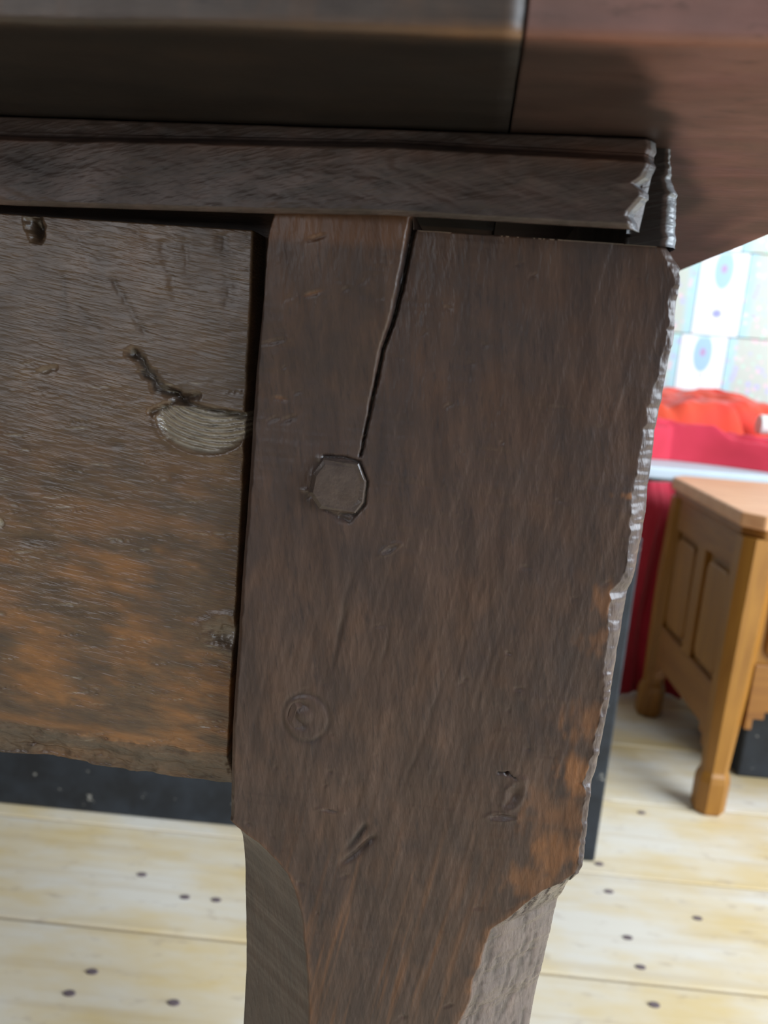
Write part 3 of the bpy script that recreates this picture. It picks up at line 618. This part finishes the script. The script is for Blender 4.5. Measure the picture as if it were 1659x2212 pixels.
# moulding on the table's right end, its rough front corner catches the window light, highlight and dark gap also painted in
zs = np.linspace(0.6938, 0.7120, 120); ysn = np.concatenate([np.linspace(0, 1, 16), [1.5, 2, 10, 60, 100, 150]])
cz = interp([(0.0380, 0.6918), (0.0373, 0.700), (0.0368, 0.704), (0.0352, 0.7065), (0.0345, 0.7085), (0.0338, 0.712)], zs)+0.00035*vnoise(zs, zs*0, 0.0015, 1, 90, 3)
cwd = interp([(0.0026, 0.6918), (0.0026, 0.703), (0.0018, 0.706), (0.0006, 0.7085), (0.0005, 0.712)], zs)+0.0004*vnoise(zs, zs*0, 0.001, 1, 91, 2)
YE = 0.1712
cols = []
cols.append(np.stack([zs*0+0.0275, zs*0+YE+0.03, zs], -1)); cols.append(np.stack([zs*0+0.0275, zs*0+YE, zs], -1))
for t in np.linspace(0, 1, 8): cols.append(np.stack([0.0275+(cz-cwd-0.0275)*t, zs*0+YE+0.0002*vnoise(zs, zs*0+t, 0.003, 0.5, 92), zs], -1))
for t in np.linspace(0.12, 1, 9): cols.append(np.stack([cz-cwd+cwd*np.sin(t*math.pi/2), YE+(1-np.cos(t*math.pi/2))*cwd*1.3+0.00025*vnoise(zs, zs*0+t, 0.0009, 0.5, 93, 2), zs], -1))
for yy in (0.18, 0.22, 0.3, 0.4, 0.51): cols.append(np.stack([cz, zs*0+yy, zs], -1))
cols.append(np.stack([zs*0+0.0275, zs*0+0.51, zs], -1))
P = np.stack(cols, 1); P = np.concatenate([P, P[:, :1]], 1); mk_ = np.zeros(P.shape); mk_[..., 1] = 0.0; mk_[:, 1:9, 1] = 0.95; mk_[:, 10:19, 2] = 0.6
grid_obj('end_moulding', P, M_MOULD, tb, mk_, flip=True)
# end rails, hidden from the front but part of the frame
for X in (0.012, LX-0.030): from_bm('end_rail', box_bm(X, X+0.018, 0.250, 0.44, 0.56, 0.692, 0.002, 1), M_HIDDEN, tb)
from_bm('back_rail', box_bm(LX+0.05, -0.050, 0.486, 0.508, 0.56, 0.692, 0.002, 1), M_HIDDEN, tb)

# --- the top: long boards between end boards
def swept_board(name, x0, x1, y0, y1, z0, z1, mat, skew=0.0, nx=260, arris=0.0012, wave=0.0004, seed=100, front=True, dk=None):
    pr_ = []
    def q(a, b, n):
        for t in np.linspace(0, 1, n, endpoint=False): pr_.append((a[0]+(b[0]-a[0])*t, a[1]+(b[1]-a[1])*t))
    q((y1, z0), (y0+0.10, z0), 10); q((y0+0.10, z0), (y0+arris, z0), 60)
    for k in range(6):
        t = k/6*math.pi/2; pr_.append((y0+arris-arris*math.sin(t), z0+arris-arris*math.cos(t)))
    q((y0, z0+arris), (y0, z1-arris), 30)
    for k in range(6):
        t = k/6*math.pi/2; pr_.append((y0+arris-arris*math.cos(t), z1-arris+arris*math.sin(t)))
    q((y0+arris, z1), (y1, z1), 6); pr_.append((y1, z1))
    pr_ = np.array(pr_); tx = np.linspace(x0, x1, nx)
    X = np.repeat(tx[:, None], len(pr_), 1); Y = np.repeat(pr_[None, :, 0], nx, 0).copy(); Z = np.repeat(pr_[None, :, 1], nx, 0).copy()
    if front:
        nearf = np.exp(-((Y-y0)/0.02)); Y += skew*(X-0.0)*nearf*(Y < y0+0.05)
        Z += np.exp(-((Y-y0)/0.012))*np.exp(-((Z-z0)/0.004))*wave*vnoise(X, X*0, 0.030, 1, seed, 3)
        Y += (Y < y0+0.002)*0.0002*vnoise(X, Z, 0.02, 0.003, seed+1)
        Z += (np.abs(Z-z0) < 0.001)*0.0003*vnoise(X, Y, 0.03, 0.006, seed+2)
    mR = 0.8*np.exp(-((Y-y0)**2+(Z-z0)**2)/(0.0011**2))*(0.75+0.4*vnoise(X, X*0, 0.02, 1, seed+3))
    mG = np.zeros_like(X)
    if dk is not None: mG = dk(X, Y, Z)
    mask = np.clip(np.stack([mR if front else 0*mR, mG, 0*mR], -1), 0, 1)
    P = np.stack([X, Y, Z], -1)
    return grid_obj(name, P, mat, tb, mask, wrap=True, caps=True, flip=False)
TZ = 0.742
underside_shade = lambda X, Y, Z: 0.85*(Z < TOP_Z+0.0006)*sstep(0.1185, 0.124, Y)*sstep(0.003, -0.003, X-0.0165-(Y-0.118)*0.38+0.003*vnoise(X, Y, 0.01, 0.01, 130, 3))*(1+0.15*vnoise(X, Y, 0.02, 0.008, 131))  # shade under the front overhang painted dark, edge follows the shadow
swept_board('tabletop_board', LX-0.003, 0.0020, 0.1182, 0.290, TOP_Z, TZ, M_TOP, -0.030, 420, seed=101, dk=underside_shade)
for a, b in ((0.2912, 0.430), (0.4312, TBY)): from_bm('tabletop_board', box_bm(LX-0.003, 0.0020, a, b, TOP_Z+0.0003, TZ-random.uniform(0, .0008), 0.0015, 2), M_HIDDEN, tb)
swept_board('end_board', 0.0024, 0.0838, 0.1180, TBY, TOP_Z, TZ-0.0004, M_CLEAT, -0.030, 200, seed=111, dk=underside_shade)
swept_board('end_board', LX-0.09, LX-0.0044, 0.1180, TBY, TOP_Z, TZ-0.0004, M_CLEAT, 0, 60, seed=121)
